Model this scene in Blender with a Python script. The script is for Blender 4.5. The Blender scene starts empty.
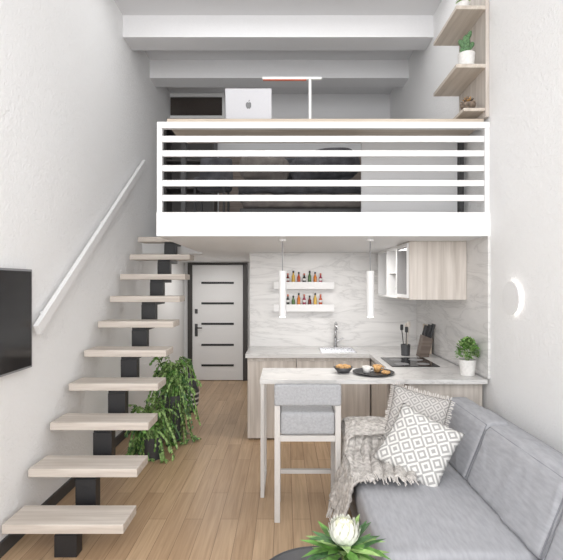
import bpy, bmesh, math, random
from mathutils import Vector, Matrix, noise
random.seed(7)
S = bpy.context.scene
COL = S.collection
S.view_settings.view_transform = 'Standard'

# ---------------------------------------------------------------- materials
def new_mat(name):
    m = bpy.data.materials.new(name); m.use_nodes = True
    nt = m.node_tree
    return m, nt, nt.nodes['Principled BSDF']

def plain(name, c, rough=0.5, metal=0.0, emit=0.0, noise_amt=0.06, bump=0.0, bscale=60):
    m, nt, b = new_mat(name)
    tc = nt.nodes.new('ShaderNodeTexCoord')
    n = nt.nodes.new('ShaderNodeTexNoise'); n.inputs['Scale'].default_value = bscale
    n.inputs['Detail'].default_value = 4
    nt.links.new(tc.outputs['Object'], n.inputs['Vector'])
    r = nt.nodes.new('ShaderNodeValToRGB')
    r.color_ramp.elements[0].position = 0.35; r.color_ramp.elements[1].position = 0.65
    r.color_ramp.elements[0].color = tuple(max(0, x*(1-noise_amt)) for x in c)+(1,)
    r.color_ramp.elements[1].color = tuple(min(1, x*(1+noise_amt)) for x in c)+(1,)
    nt.links.new(n.outputs['Fac'], r.inputs['Fac'])
    nt.links.new(r.outputs['Color'], b.inputs['Base Color'])
    b.inputs['Roughness'].default_value = rough
    b.inputs['Metallic'].default_value = metal
    if emit:
        b.inputs['Emission Color'].default_value = c+(1,)
        b.inputs['Emission Strength'].default_value = emit
    if bump:
        bp = nt.nodes.new('ShaderNodeBump'); bp.inputs['Strength'].default_value = bump
        bp.inputs['Distance'].default_value = 0.01
        nt.links.new(n.outputs['Fac'], bp.inputs['Height'])
        nt.links.new(bp.outputs['Normal'], b.inputs['Normal'])
    return m

def wood(name, c1, c2, axis='x', rough=0.5, sc=1.0):
    m, nt, b = new_mat(name)
    tc = nt.nodes.new('ShaderNodeTexCoord')
    mp = nt.nodes.new('ShaderNodeMapping')
    s = [30*sc, 30*sc, 30*sc]; s['xyz'.index(axis)] = 1.6*sc
    mp.inputs['Scale'].default_value = s
    nt.links.new(tc.outputs['Object'], mp.inputs['Vector'])
    n = nt.nodes.new('ShaderNodeTexNoise'); n.inputs['Scale'].default_value = 1.0
    n.inputs['Detail'].default_value = 6; n.inputs['Distortion'].default_value = 0.6
    nt.links.new(mp.outputs['Vector'], n.inputs['Vector'])
    r = nt.nodes.new('ShaderNodeValToRGB')
    r.color_ramp.elements[0].position = 0.3; r.color_ramp.elements[1].position = 0.7
    r.color_ramp.elements[0].color = c1+(1,); r.color_ramp.elements[1].color = c2+(1,)
    nt.links.new(n.outputs['Fac'], r.inputs['Fac'])
    nt.links.new(r.outputs['Color'], b.inputs['Base Color'])
    b.inputs['Roughness'].default_value = rough
    return m

def plaster(name, c):
    m, nt, b = new_mat(name)
    tc = nt.nodes.new('ShaderNodeTexCoord')
    n = nt.nodes.new('ShaderNodeTexNoise'); n.inputs['Scale'].default_value = 34
    n.inputs['Detail'].default_value = 5; n.inputs['Distortion'].default_value = 0.8
    n.inputs['Roughness'].default_value = 0.6
    nt.links.new(tc.outputs['Object'], n.inputs['Vector'])
    bp = nt.nodes.new('ShaderNodeBump'); bp.inputs['Strength'].default_value = 0.6
    bp.inputs['Distance'].default_value = 0.014
    nt.links.new(n.outputs['Fac'], bp.inputs['Height'])
    nt.links.new(bp.outputs['Normal'], b.inputs['Normal'])
    b.inputs['Base Color'].default_value = c+(1,)
    b.inputs['Roughness'].default_value = 0.9
    return m

def marble(name, lo=0.55, hi=0.72, sc=1.0):
    m, nt, b = new_mat(name)
    tc = nt.nodes.new('ShaderNodeTexCoord')
    mp = nt.nodes.new('ShaderNodeMapping'); mp.inputs['Rotation'].default_value = (0.55, 0.6, 0.0)
    mp.inputs['Scale'].default_value = (1.1*sc, 1.1*sc, 5.5*sc)
    nt.links.new(tc.outputs['Object'], mp.inputs['Vector'])
    n = nt.nodes.new('ShaderNodeTexNoise'); n.inputs['Scale'].default_value = 1.0
    n.inputs['Detail'].default_value = 8; n.inputs['Distortion'].default_value = 0.9
    n.inputs['Roughness'].default_value = 0.6
    nt.links.new(mp.outputs['Vector'], n.inputs['Vector'])
    r = nt.nodes.new('ShaderNodeValToRGB')
    e = r.color_ramp.elements
    def g(v): return (v, v*0.985, v*0.97, 1)
    e[0].position = 0.28; e[0].color = g(lo*1.08)
    e[1].position = 0.75; e[1].color = g(hi)
    for p, v in ((0.42, hi*0.96), (0.48, hi*0.90), (0.50, lo), (0.53, hi*0.92), (0.60, hi)):
        e.new(p).color = g(v)
    nt.links.new(n.outputs['Fac'], r.inputs['Fac'])
    nt.links.new(r.outputs['Color'], b.inputs['Base Color'])
    b.inputs['Roughness'].default_value = 0.28
    return m

def floor_mat():
    m, nt, b = new_mat('oak_planks')
    tc = nt.nodes.new('ShaderNodeTexCoord')
    mp = nt.nodes.new('ShaderNodeMapping'); mp.inputs['Rotation'].default_value = (0, 0, math.radians(90))
    nt.links.new(tc.outputs['Object'], mp.inputs['Vector'])
    br = nt.nodes.new('ShaderNodeTexBrick')
    br.inputs['Scale'].default_value = 1.0
    br.inputs['Brick Width'].default_value = 1.1
    br.inputs['Row Height'].default_value = 0.13
    br.inputs['Mortar Size'].default_value = 0.0018
    br.inputs['Color1'].default_value = (0.60, 0.43, 0.275, 1)
    br.inputs['Color2'].default_value = (0.47, 0.32, 0.195, 1)
    br.inputs['Mortar'].default_value = (0.20, 0.12, 0.06, 1)
    br.offset = 0.37
    nt.links.new(mp.outputs['Vector'], br.inputs['Vector'])
    mp2 = nt.nodes.new('ShaderNodeMapping'); mp2.inputs['Scale'].default_value = (40, 1.8, 1)
    nt.links.new(tc.outputs['Object'], mp2.inputs['Vector'])
    n = nt.nodes.new('ShaderNodeTexNoise'); n.inputs['Scale'].default_value = 1
    n.inputs['Detail'].default_value = 6; n.inputs['Distortion'].default_value = 1.0
    nt.links.new(mp2.outputs['Vector'], n.inputs['Vector'])
    r = nt.nodes.new('ShaderNodeValToRGB')
    r.color_ramp.elements[0].position = 0.3; r.color_ramp.elements[0].color = (0.74, 0.70, 0.66, 1)
    r.color_ramp.elements[1].position = 0.7; r.color_ramp.elements[1].color = (1, 1, 1, 1)
    nt.links.new(n.outputs['Fac'], r.inputs['Fac'])
    mx = nt.nodes.new('ShaderNodeMix'); mx.data_type = 'RGBA'; mx.blend_type = 'MULTIPLY'
    mx.inputs[0].default_value = 1.0
    nt.links.new(br.outputs['Color'], mx.inputs[6]); nt.links.new(r.outputs['Color'], mx.inputs[7])
    nt.links.new(mx.outputs[2], b.inputs['Base Color'])
    b.inputs['Roughness'].default_value = 0.36
    return m

def fabric(name, c1, c2, scale=(8, 60, 60), rough=0.95, dist=0.004):
    m, nt, b = new_mat(name)
    tc = nt.nodes.new('ShaderNodeTexCoord')
    mp = nt.nodes.new('ShaderNodeMapping'); mp.inputs['Scale'].default_value = scale
    nt.links.new(tc.outputs['Object'], mp.inputs['Vector'])
    n = nt.nodes.new('ShaderNodeTexNoise'); n.inputs['Scale'].default_value = 1
    n.inputs['Detail'].default_value = 5
    nt.links.new(mp.outputs['Vector'], n.inputs['Vector'])
    r = nt.nodes.new('ShaderNodeValToRGB')
    r.color_ramp.elements[0].position = 0.32; r.color_ramp.elements[0].color = c1+(1,)
    r.color_ramp.elements[1].position = 0.68; r.color_ramp.elements[1].color = c2+(1,)
    nt.links.new(n.outputs['Fac'], r.inputs['Fac'])
    nt.links.new(r.outputs['Color'], b.inputs['Base Color'])
    bp = nt.nodes.new('ShaderNodeBump'); bp.inputs['Strength'].default_value = 0.25
    bp.inputs['Distance'].default_value = dist
    nt.links.new(n.outputs['Fac'], bp.inputs['Height'])
    nt.links.new(bp.outputs['Normal'], b.inputs['Normal'])
    b.inputs['Roughness'].default_value = rough
    return m

def diamonds(name, ca, cb, n=2.5, rings=3.0, thr=0.5):
    m, nt, b = new_mat(name)
    tc = nt.nodes.new('ShaderNodeTexCoord')
    sp = nt.nodes.new('ShaderNodeSeparateXYZ')
    nt.links.new(tc.outputs['UV'], sp.inputs[0])
    def mt(op, a, bval=None):
        k = nt.nodes.new('ShaderNodeMath'); k.operation = op
        if isinstance(a, (int, float)): k.inputs[0].default_value = a
        else: nt.links.new(a, k.inputs[0])
        if bval is not None:
            if isinstance(bval, (int, float)): k.inputs[1].default_value = bval
            else: nt.links.new(bval, k.inputs[1])
        return k.outputs[0]
    def tri(o):
        return mt('ABSOLUTE', mt('SUBTRACT', mt('FRACT', mt('MULTIPLY', o, n)), 0.5))
    d = mt('ADD', tri(sp.outputs[0]), tri(sp.outputs[1]))
    g = mt('GREATER_THAN', mt('FRACT', mt('MULTIPLY', d, rings)), thr)
    mx = nt.nodes.new('ShaderNodeMix'); mx.data_type = 'RGBA'
    nt.links.new(g, mx.inputs[0])
    mx.inputs[6].default_value = ca+(1,); mx.inputs[7].default_value = cb+(1,)
    nt.links.new(mx.outputs[2], b.inputs['Base Color'])
    b.inputs['Roughness'].default_value = 0.95
    return m

M_wall = plaster('white_plaster', (0.85, 0.85, 0.85))
M_white = plain('white_paint', (0.78, 0.78, 0.78), 0.5, noise_amt=0.01)
M_ceil = plain('ceiling_paint', (0.72, 0.72, 0.73), 0.8, noise_amt=0.01)
M_beam = plain('beam_paint', (0.74, 0.74, 0.75), 0.8, noise_amt=0.01)
M_panelg = plain('light_grey_panel', (0.64, 0.64, 0.65), 0.7, noise_amt=0.01)
M_floor = floor_mat()
M_marble = marble('white_marble', 0.57, 0.74)
M_stonetop = marble('pale_stone_top', 0.52, 0.68, 1.6)
M_tread = wood('whitewashed_oak', (0.47, 0.415, 0.365), (0.64, 0.585, 0.53), 'x')
M_cab = wood('pale_ash_upright', (0.47, 0.42, 0.375), (0.66, 0.61, 0.56), 'z')
M_shelfw = wood('pale_ash_depth', (0.46, 0.40, 0.34), (0.64, 0.58, 0.51), 'y')
M_desk = wood('pale_ash_wide', (0.46, 0.38, 0.30), (0.62, 0.54, 0.45), 'x')
M_black = plain('black_steel', (0.018, 0.018, 0.02), 0.45)
M_dark = plain('dark_grey_paint', (0.05, 0.05, 0.052), 0.5)
M_frame = plain('dark_bronze', (0.045, 0.04, 0.038), 0.4)
M_screen = plain('screen_glass', (0.012, 0.012, 0.014), 0.12)
M_grey = plain('grey_plastic', (0.25, 0.25, 0.26), 0.4)
M_smoke = plain('smoked_glass', (0.20, 0.20, 0.205), 0.1, noise_amt=0.02)
M_steel = plain('steel', (0.55, 0.55, 0.56), 0.25, 1.0)
M_alu = plain('aluminium', (0.42, 0.42, 0.44), 0.45, 0.2, noise_amt=0.01)
M_logo = plain('emblem_grey', (0.10, 0.10, 0.105), 0.3, noise_amt=0.01)
M_leaf = plain('leaf_green', (0.13, 0.29, 0.06), 0.5, noise_amt=0.5, bscale=14)
M_leaf2 = plain('leaf_light', (0.30, 0.46, 0.16), 0.5, noise_amt=0.4, bscale=20)
M_leaf3 = plain('leaf_dark', (0.06, 0.15, 0.05), 0.4, noise_amt=0.5, bscale=20)
M_cactus = plain('cactus_green', (0.10, 0.20, 0.09), 0.6, noise_amt=0.4, bscale=60, bump=0.4)
M_pot = plain('ceramic_white', (0.72, 0.71, 0.69), 0.4)
M_potd = plain('ceramic_dark', (0.06, 0.06, 0.065), 0.4)
M_soil = plain('soil', (0.05, 0.035, 0.02), 0.9, bump=0.5)
M_stem = plain('plant_stem', (0.12, 0.16, 0.05), 0.7)
M_sofa = fabric('grey_linen', (0.345, 0.35, 0.375), (0.415, 0.42, 0.445), (60, 12, 30), dist=0.0015)
M_sofab = fabric('grey_linen_back', (0.345, 0.35, 0.375), (0.42, 0.425, 0.45), (40, 12, 60), dist=0.0015)
M_seam = plain('sofa_piping', (0.24, 0.245, 0.265), 0.9)
M_chairf = fabric('grey_upholstery', (0.34, 0.345, 0.36), (0.42, 0.425, 0.44), (70, 70, 70))
M_chairl = plain('pale_metal', (0.58, 0.56, 0.54), 0.4, noise_amt=0.02)
M_knit = fabric('knit_wool', (0.34, 0.32, 0.30), (0.66, 0.63, 0.60), (38, 38, 38), dist=0.012)
M_fringe = plain('wool_fringe', (0.66, 0.63, 0.60), 0.95)
M_pil1 = diamonds('diamond_weave', (0.72, 0.71, 0.69), (0.38, 0.375, 0.365), 4.0, 3.0, 0.5)
M_pil2 = diamonds('small_lattice_weave', (0.54, 0.52, 0.50), (0.33, 0.32, 0.31), 5.0, 3.0, 0.5)
M_bedd = fabric('charcoal_bedding', (0.035, 0.035, 0.04), (0.09, 0.09, 0.10), (9, 9, 9))
M_bedl = fabric('taupe_bedding', (0.12, 0.105, 0.10), (0.20, 0.18, 0.165), (9, 9, 9))
M_brown = wood('walnut_panel', (0.10, 0.075, 0.06), (0.19, 0.15, 0.125), 'x')
M_glow = plain('lamp_glow', (1.0, 0.96, 0.90), 0.5, emit=4, noise_amt=0)
M_red = plain('copper_red', (0.55, 0.16, 0.10), 0.4)
M_bread = plain('pastry', (0.55, 0.32, 0.13), 0.7, noise_amt=0.3, bump=0.4)
M_coffee = plain('coffee', (0.05, 0.02, 0.01), 0.2)
M_bud = plain('protea_white', (0.80, 0.80, 0.74), 0.7, noise_amt=0.05)
M_budc = plain('protea_heart', (0.66, 0.67, 0.50), 0.8, noise_amt=0.2)
M_stone = plain('brown_stone', (0.17, 0.13, 0.10), 0.8, noise_amt=0.5, bump=0.8, bscale=40)

# ---------------------------------------------------------------- mesh builder
WL = {}
class MB:
    def __init__(s):
        s.bm = bmesh.new(); s.uv = None
    def box(s, x0, x1, y0, y1, z0, z1, mi=0):
        v = [s.bm.verts.new(p) for p in ((x0,y0,z0),(x1,y0,z0),(x1,y1,z0),(x0,y1,z0),(x0,y0,z1),(x1,y0,z1),(x1,y1,z1),(x0,y1,z1))]
        for f in ((0,3,2,1),(4,5,6,7),(0,1,5,4),(1,2,6,5),(2,3,7,6),(3,0,4,7)):
            fc = s.bm.faces.new([v[i] for i in f]); fc.material_index = mi
        return s
    def rod(s, p0, p1, r0, r1=None, seg=14, mi=0, cap=True):
        if r1 is None: r1 = r0
        p0 = Vector(p0); p1 = Vector(p1); d = (p1-p0).normalized()
        a = Vector((0,0,1)) if abs(d.z) < 0.9 else Vector((1,0,0))
        u = d.cross(a).normalized(); w = d.cross(u)
        A = []; B = []
        for i in range(seg):
            t = 2*math.pi*i/seg; o = u*math.cos(t)+w*math.sin(t)
            A.append(s.bm.verts.new(p0+o*r0)); B.append(s.bm.verts.new(p1+o*r1))
        for i in range(seg):
            j = (i+1) % seg
            s.bm.faces.new((A[i], B[i], B[j], A[j])).material_index = mi
        if cap:
            s.bm.faces.new(A).material_index = mi
            s.bm.faces.new(B[::-1]).material_index = mi
        return s
    def path(s, pts, r, seg=10, mi=0):
        pts = [Vector(p) for p in pts]; rings = []
        for k, p in enumerate(pts):
            d = (pts[min(k+1, len(pts)-1)]-pts[max(k-1, 0)]).normalized()
            a = Vector((0,0,1)) if abs(d.z) < 0.95 else Vector((0,1,0))
            u = d.cross(a).normalized(); w = d.cross(u)
            rr = r[k] if isinstance(r, (list, tuple)) else r
            rings.append([s.bm.verts.new(p+(u*math.cos(2*math.pi*i/seg)+w*math.sin(2*math.pi*i/seg))*rr) for i in range(seg)])
        for A, B in zip(rings, rings[1:]):
            for i in range(seg):
                j = (i+1) % seg
                s.bm.faces.new((A[i], B[i], B[j], A[j])).material_index = mi
        s.bm.faces.new(rings[0]).material_index = mi
        s.bm.faces.new(rings[-1][::-1]).material_index = mi
        return s
    def lathe(s, cx, cy, prof, seg=24, mi=0):
        rings = []
        for r, z in prof:
            rings.append([s.bm.verts.new((cx+r*math.cos(2*math.pi*i/seg), cy+r*math.sin(2*math.pi*i/seg), z)) for i in range(seg)])
        for A, B in zip(rings, rings[1:]):
            for i in range(seg):
                j = (i+1) % seg
                s.bm.faces.new((A[i], A[j], B[j], B[i])).material_index = mi
        s.bm.faces.new(rings[0][::-1]).material_index = mi
        s.bm.faces.new(rings[-1]).material_index = mi
        return s
    def leaf(s, p, d, L, w, up=Vector((0,0,1)), mi=0, fold=0.15, droop=0.2):
        p = Vector(p); d = Vector(d).normalized()
        side = d.cross(up)
        if side.length < 1e-3: side = Vector((1,0,0))
        side.normalize(); n = side.cross(d)
        mid = p+d*L*0.5-n*fold*w; tip = p+d*L-n*droop*L
        a = s.bm.verts.new(p); m_ = s.bm.verts.new(mid); t = s.bm.verts.new(tip)
        l1 = s.bm.verts.new(p+d*L*0.35+side*w*0.5); l2 = s.bm.verts.new(p+d*L*0.7+side*w*0.38-n*droop*L*0.4)
        r1 = s.bm.verts.new(p+d*L*0.35-side*w*0.5); r2 = s.bm.verts.new(p+d*L*0.7-side*w*0.38-n*droop*L*0.4)
        for f in ((a,m_,l1),(l1,m_,l2),(l2,m_,t),(a,r1,m_),(r1,r2,m_),(r2,t,m_)):
            s.bm.faces.new(f).material_index = mi
        return s
    def cushion(s, x0, x1, y0, y1, z0, z1, r=0.05, puff=0.02, cuts=14, wr=0.004, fn=None, seed=0, mi=0, cr=0.0):
        t = bmesh.new(); bmesh.ops.create_cube(t, size=2)
        bmesh.ops.subdivide_edges(t, edges=t.edges[:], cuts=cuts, use_grid_fill=True)
        h = Vector(((x1-x0)/2, (y1-y0)/2, (z1-z0)/2)); c = Vector(((x0+x1)/2, (y0+y1)/2, (z0+z1)/2))
        vm = {}
        for v in t.verts:
            q = v.co.copy()
            q = Vector([math.copysign(1-(1-min(1.0, abs(k)))**1.35, k) for k in q])
            p = Vector((q.x*h.x, q.y*h.y, q.z*h.z))
            rr = min(r, min(h)*0.98)
            cl = Vector([max(-(h[i]-rr), min(h[i]-rr, p[i])) for i in range(3)])
            d = p-cl
            if d.length > 1e-6: p = cl+d.normalized()*rr
            for i in range(3):
                j, k = (i+1) % 3, (i+2) % 3
                if abs(q[i]) > 0.999:
                    p[i] += math.copysign(puff*(1-q[j]**2)*(1-q[k]**2), q[i])
            p += Vector((1,1,1))*noise.noise((p+Vector((seed,seed,0)))*7)*wr
            if cr:
                k_ = abs(noise.noise(Vector((p.x*4+seed, p.y*7, p.z*4))))
                p -= Vector((1, 0.2, 1))*cr*max(0, 1-k_*6)*(0.3+abs(noise.noise(p*3)))
            p = p+c
            if fn: p = fn(p)
            vm[v.index] = s.bm.verts.new(p)
        for f in t.faces:
            fc = s.bm.faces.new([vm[v.index] for v in f.verts]); fc.material_index = mi
        t.free(); return s
    def obj(s, name, mats, parent=None, bevel=0, smooth=False, label=None, cat=None, kind=None, group=None, seg=2):
        bm = s.bm
        bmesh.ops.recalc_face_normals(bm, faces=bm.faces[:])
        xs = [v.co for v in bm.verts]
        lo = Vector([min(p[i] for p in xs) for i in range(3)]); hi = Vector([max(p[i] for p in xs) for i in range(3)])
        c = (lo+hi)/2
        if parent is None: c.z = lo.z
        for v in bm.verts: v.co -= c
        me = bpy.data.meshes.new(name); bm.to_mesh(me); bm.free()
        if not isinstance(mats, (list, tuple)): mats = [mats]
        for m in mats: me.materials.append(m)
        if smooth:
            for p in me.polygons: p.use_smooth = True
        o = bpy.data.objects.new(name, me); COL.objects.link(o)
        WL[o.name] = c.copy()
        if parent is not None:
            o.parent = parent; o.location = c-WL[parent.name]
        else: o.location = c
        if bevel:
            b = o.modifiers.new('bevel', 'BEVEL'); b.width = bevel; b.segments = seg; b.limit_method = 'ANGLE'
        if label: o['label'] = label
        if cat: o['category'] = cat
        if kind: o['kind'] = kind
        if group: o['group'] = group
        return o

def root(name, loc, label, cat, group=None):
    e = bpy.data.objects.new(name, None); e.empty_display_size = 0.1
    COL.objects.link(e); e.location = loc; WL[e.name] = Vector(loc)
    e['label'] = label; e['category'] = cat
    if group: e['group'] = group
    return e

def B(x0, x1, y0, y1, z0, z1): return MB().box(x0, x1, y0, y1, z0, z1)

# ---------------------------------------------------------------- shell
XL, XR, YB, YK, YU, ZC = -1.78, 1.63, 7.96, 5.50, 6.98, 4.65
def struct(mb, name, mat, label, cat, bevel=0):
    return mb.obj(name, mat, label=label, cat=cat, kind='structure', bevel=bevel)
struct(B(XL-0.15, XR+0.15, -1.6, YB+0.15, -0.12, 0), 'floor', M_floor, 'light oak plank floor of the living area', 'floor')
struct(B(XL-0.15, XL, -1.6, YB+0.15, 0, ZC), 'wall_left', M_wall, 'tall white textured plaster wall beside the stairs', 'wall')
struct(B(XR, XR+0.15, -1.6, YB+0.15, 0, ZC), 'wall_right', M_wall, 'tall white textured plaster wall behind the sofa', 'wall')
struct(B(XL-0.15, XR+0.15, -1.6, YB+0.15, ZC, ZC+0.15), 'ceiling', M_ceil, 'high white painted ceiling above the loft', 'ceiling')
struct(B(XL, XR, YB, YB+0.15, 0, 2.08), 'wall_back', M_white, 'white entrance wall around the dark framed door', 'wall')
struct(B(-0.43, XR, YK, YK+0.15, 0, 2.08), 'wall_kitchen', M_marble, 'white marble kitchen wall with soft grey veins', 'wall')
struct(B(-0.43, -0.33, YK+0.15, YB, 0, 2.08), 'wall_hall', M_white, 'white side wall of the entrance hall', 'wall')
struct(B(XL, XR, YU, YB+0.15, 2.27, ZC), 'wall_loft', M_ceil, 'grey white back wall of the sleeping loft', 'wall')
mb = MB(); mb.box(-1.02, XR, 3.57, YB+0.15, 2.08, 2.27); mb.box(XL, -1.02, 5.62, YB+0.15, 2.08, 2.27)
struct(mb, 'floor_mezzanine', M_white, 'thick white loft slab above the kitchen', 'mezzanine floor')
struct(B(XL, XR, 4.94, 5.22, 4.41, ZC), 'trim_1', M_beam, 'white ceiling beam crossing the room', 'ceiling beam')
struct(B(XL, XR, 5.92, 6.2, 4.41, ZC), 'trim_2', M_beam, 'white ceiling beam above the loft bed', 'ceiling beam')
struct(B(XR-0.02, XR, 3.57, YK, 0.95, 2.08), 'trim_4', M_marble, 'white marble side panel beside the kitchen worktop', 'wall panel')
struct(B(XL, XL+0.018, -1.6, YB, 0, 0.09), 'baseboard_left', M_dark, 'dark grey baseboard along the stair wall', 'baseboard')
struct(B(XR-0.018, XR, -1.6, 3.5, 0, 0.09), 'baseboard_right', M_dark, 'dark grey baseboard behind the sofa', 'baseboard')

# ---------------------------------------------------------------- entrance door
r = root('door_1', (-1.185, 7.93, 0), 'white entrance door with dark horizontal inlays', 'door'); r['kind'] = 'structure'
mb = MB(); mb.box(-1.71, -1.632, 7.90, 7.958, 0, 2.075); mb.box(-0.738, -0.66, 7.90, 7.958, 0, 2.075); mb.box(-1.632, -0.738, 7.90, 7.958, 2.035, 2.075)
mb.obj('door_frame', M_frame, r, bevel=0.004)
B(-1.63, -0.74, 7.915, 7.955, 0.01, 2.033).obj('door_leaf', M_white, r, bevel=0.004)
mb = MB()
for z in (0.27, 0.63, 1.0, 1.36, 1.72):
    mb.box(-1.47, -0.90, 7.908, 7.914, z-0.018, z+0.018)
mb.obj('inlay', M_black, r)
mb = MB(); mb.box(-1.585, -1.535, 7.905, 7.914, 0.78, 1.0); mb.box(-1.585, -1.535, 7.905, 7.914, 1.18, 1.26); mb.rod((-1.56, 7.905, 0.93), (-1.56, 7.86, 0.93), 0.012); mb.rod((-1.57, 7.865, 0.93), (-1.45, 7.865, 0.93), 0.011)
mb.obj('door_handle', M_dark, r, bevel=0.002)

# ---------------------------------------------------------------- staircase
r = root('staircase', (-1.34, 4.0, 0), 'floating pale wood stairs on a black zigzag steel stringer', 'stairs')
Y0, RUN, Z0, RISE, TH, TD = 2.755, 0.283, 0.168, 0.2255, 0.058, 0.245
for i in range(10):
    y = Y0+RUN*i; z = Z0+RISE*i
    xr = -0.99-0.009*i
    B(-1.735, xr, y, y+TD, z, z+TH).obj('tread', M_tread, r, bevel=0.004)
mb = MB()
for i in range(10):
    y = Y0+RUN*i; z = Z0+RISE*i
    mb.box(-1.435, -1.295, y+0.05, y+RUN+0.12 if i < 9 else y+0.3, z-0.032, z-0.001)
    zb = 0.0 if i == 0 else z-RISE-0.001
    mb.box(-1.435, -1.295, y+0.04, y+0.12, zb, z-0.03)
mb.obj('stringer', M_black, r, bevel=0.003)
# handrail
r = root('handrail', (-1.75, 4.3, 1.3), 'flat white handrail band mounted on the stair wall', 'handrail')
mb = MB()
a = Vector((-1.725, 3.13, 1.38)); b = Vector((-1.725, 5.53, 3.19))
w = 0.018; up = Vector((0, -0.6, 0.8))*0.038
vs = []
for p in (a, b):
    for sx, su in ((-1,-1),(1,-1),(1,1),(-1,1)):
        vs.append(mb.bm.verts.new(p+Vector((sx*w,0,0))+up*su))
for f in ((0,1,2,3),(7,6,5,4),(0,4,5,1),(1,5,6,2),(2,6,7,3),(3,7,4,0)):
    mb.bm.faces.new([vs[i] for i in f])
mb.obj('rail', M_white, r, bevel=0.003)
for t in (0.06, 0.5, 0.94):
    p = a.lerp(b, t); MB().rod((-1.778, p.y, p.z), (-1.744, p.y, p.z), 0.012).obj('bracket', M_white, r)

# ---------------------------------------------------------------- television
r = root('television', (-1.74, 2.5, 1.13), 'black flat screen television on the white wall', 'television')
B(-1.760, -1.735, 1.95, 3.09, 1.13, 1.80).obj('casing', M_grey, r, bevel=0.004)
B(-1.7345, -1.732, 1.965, 3.075, 1.145, 1.785).obj('screen', M_screen, r)
B(-1.779, -1.761, 2.3, 2.8, 1.3, 1.6).obj('wall_mount', M_black, r)

# ---------------------------------------------------------------- railing
r = root('railing', (0.3, 3.6, 2.27), 'white railing with wide flat slats along the loft edge', 'railing')
yr0, yr1 = 3.575, 3.615
B(-1.018, 1.628, yr0, yr1, 2.94, 2.99).obj('top_rail', M_white, r, bevel=0.002)
for x in (-1.018, 1.588):
    B(x, x+0.04, yr0, yr1, 2.271, 2.939).obj('post', M_white, r, bevel=0.002)
for z in (2.855, 2.74, 2.622, 2.503, 2.385):
    B(-0.977, 1.587, yr0+0.004, yr1-0.014, z-0.024, z+0.024).obj('slat', M_white, r, bevel=0.002)
r = root('loft_desk', (0.3, 3.9, 2.27), 'long pale wood desk top behind the loft railing', 'desk')
B(-0.95, 1.60, 3.62, 4.13, 2.992, 3.03).obj('desk_top', M_desk, r, bevel=0.003)
for x in (-0.93, 1.56):
    B(x, x+0.04, 4.02, 4.08, 2.272, 2.991).obj('leg', M_dark, r)
B(0.69, 1.555, 4.06, 4.09, 2.272, 2.991).obj('modesty_panel', M_panelg, r)
# laptop
r = root('laptop', (-0.3, 3.85, 3.031), 'open silver laptop seen from behind on the loft desk', 'laptop')
B(-0.49, -0.11, 3.75, 4.0, 3.032, 3.046).obj('keyboard_base', M_alu, r, bevel=0.004)
mb = MB()
def lidp(x, h, off=0.0): return (x, 3.745-0.07*h/0.27-off, 3.047+h)
vs = [mb.bm.verts.new(lidp(x, h, o)) for o in (0, 0.008) for x, h in ((-0.49,0),(-0.11,0),(-0.11,0.25),(-0.49,0.25))]
for f in ((0,1,2,3),(7,6,5,4),(0,4,5,1),(1,5,6,2),(2,6,7,3),(3,7,4,0)): mb.bm.faces.new([vs[i] for i in f])
lid = mb.obj('lid', M_alu, r, bevel=0.003)
shape = [(0,.62),(.14,.70),(.34,.74),(.56,.66),(.70,.50),(.56,.36),(.50,.14),(.56,-.08),(.74,-.24),(.64,-.52),(.46,-.80),(.28,-.92),(.14,-.88),(0,-.82),(-.14,-.88),(-.28,-.92),(-.50,-.78),(-.70,-.40),(-.78,-.02),(-.72,.38),(-.54,.64),(-.34,.74),(-.14,.70)]
mb = MB(); es = 0.030; ex, eh = -0.30, 0.125
mb.bm.faces.new([mb.bm.verts.new(lidp(ex+px*es, eh+ph*es, 0.0095)) for px, ph in shape])
mb.bm.faces.new([mb.bm.verts.new(lidp(ex+px*es, eh+ph*es, 0.0095)) for px, ph in ((.0,.80),(.18,.88),(.34,1.10),(.36,1.36),(.16,1.26),(.02,1.04))])
bmesh.ops.triangulate(mb.bm, faces=mb.bm.faces[:])
mb.obj('emblem', M_logo, lid)
r = root('desk_lamp', (0.21, 3.8, 3.031), 'slim white T-shaped desk lamp with reddish light bar', 'desk lamp')
MB().lathe(0.21, 3.8, [(0.06,3.032),(0.06,3.042),(0.012,3.046)]).obj('base', M_white, r)
B(0.2, 0.222, 3.79, 3.81, 3.046, 3.425).obj('pole', M_white, r, bevel=0.002)
B(-0.19, 0.31, 3.785, 3.815, 3.425, 3.444).obj('light_bar', M_white, r, bevel=0.002)
B(-0.185, 0.18, 3.79, 3.81, 3.418, 3.4245).obj('light_strip', M_red, r)

# ---------------------------------------------------------------- loft shelving
r = root('wall_shelf_unit', (1.6, 3.85, 3.04), 'pale wood wall panel with projecting shelves', 'shelf')
B(1.60, 1.628, 3.585, 4.14, 3.032, 4.40).obj('back_panel', M_cab, r, bevel=0.002)
for z in (3.425, 3.89):
    B(1.365, 1.599, 3.585, 4.14, z, z+0.03).obj('shelf', M_shelfw, r, bevel=0.002)
B(1.43, 1.599, 3.60, 4.14, 3.085, 3.11).obj('shelf', M_shelfw, r, bevel=0.002)

def simple_pot(cx, cy, z, r0, r1, h, mat, par, name='pot'):
    MB().lathe(cx, cy, [(r0, z), (r1, z+h), (r1*0.9, z+h), (r1*0.86, z+h*0.86)], 28).obj(name, mat, par, smooth=False)
    MB().lathe(cx, cy, [(r1*0.83, z+h*0.84), (r1*0.83, z+h*0.87)], 20).obj('soil', M_soil, par)

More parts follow.
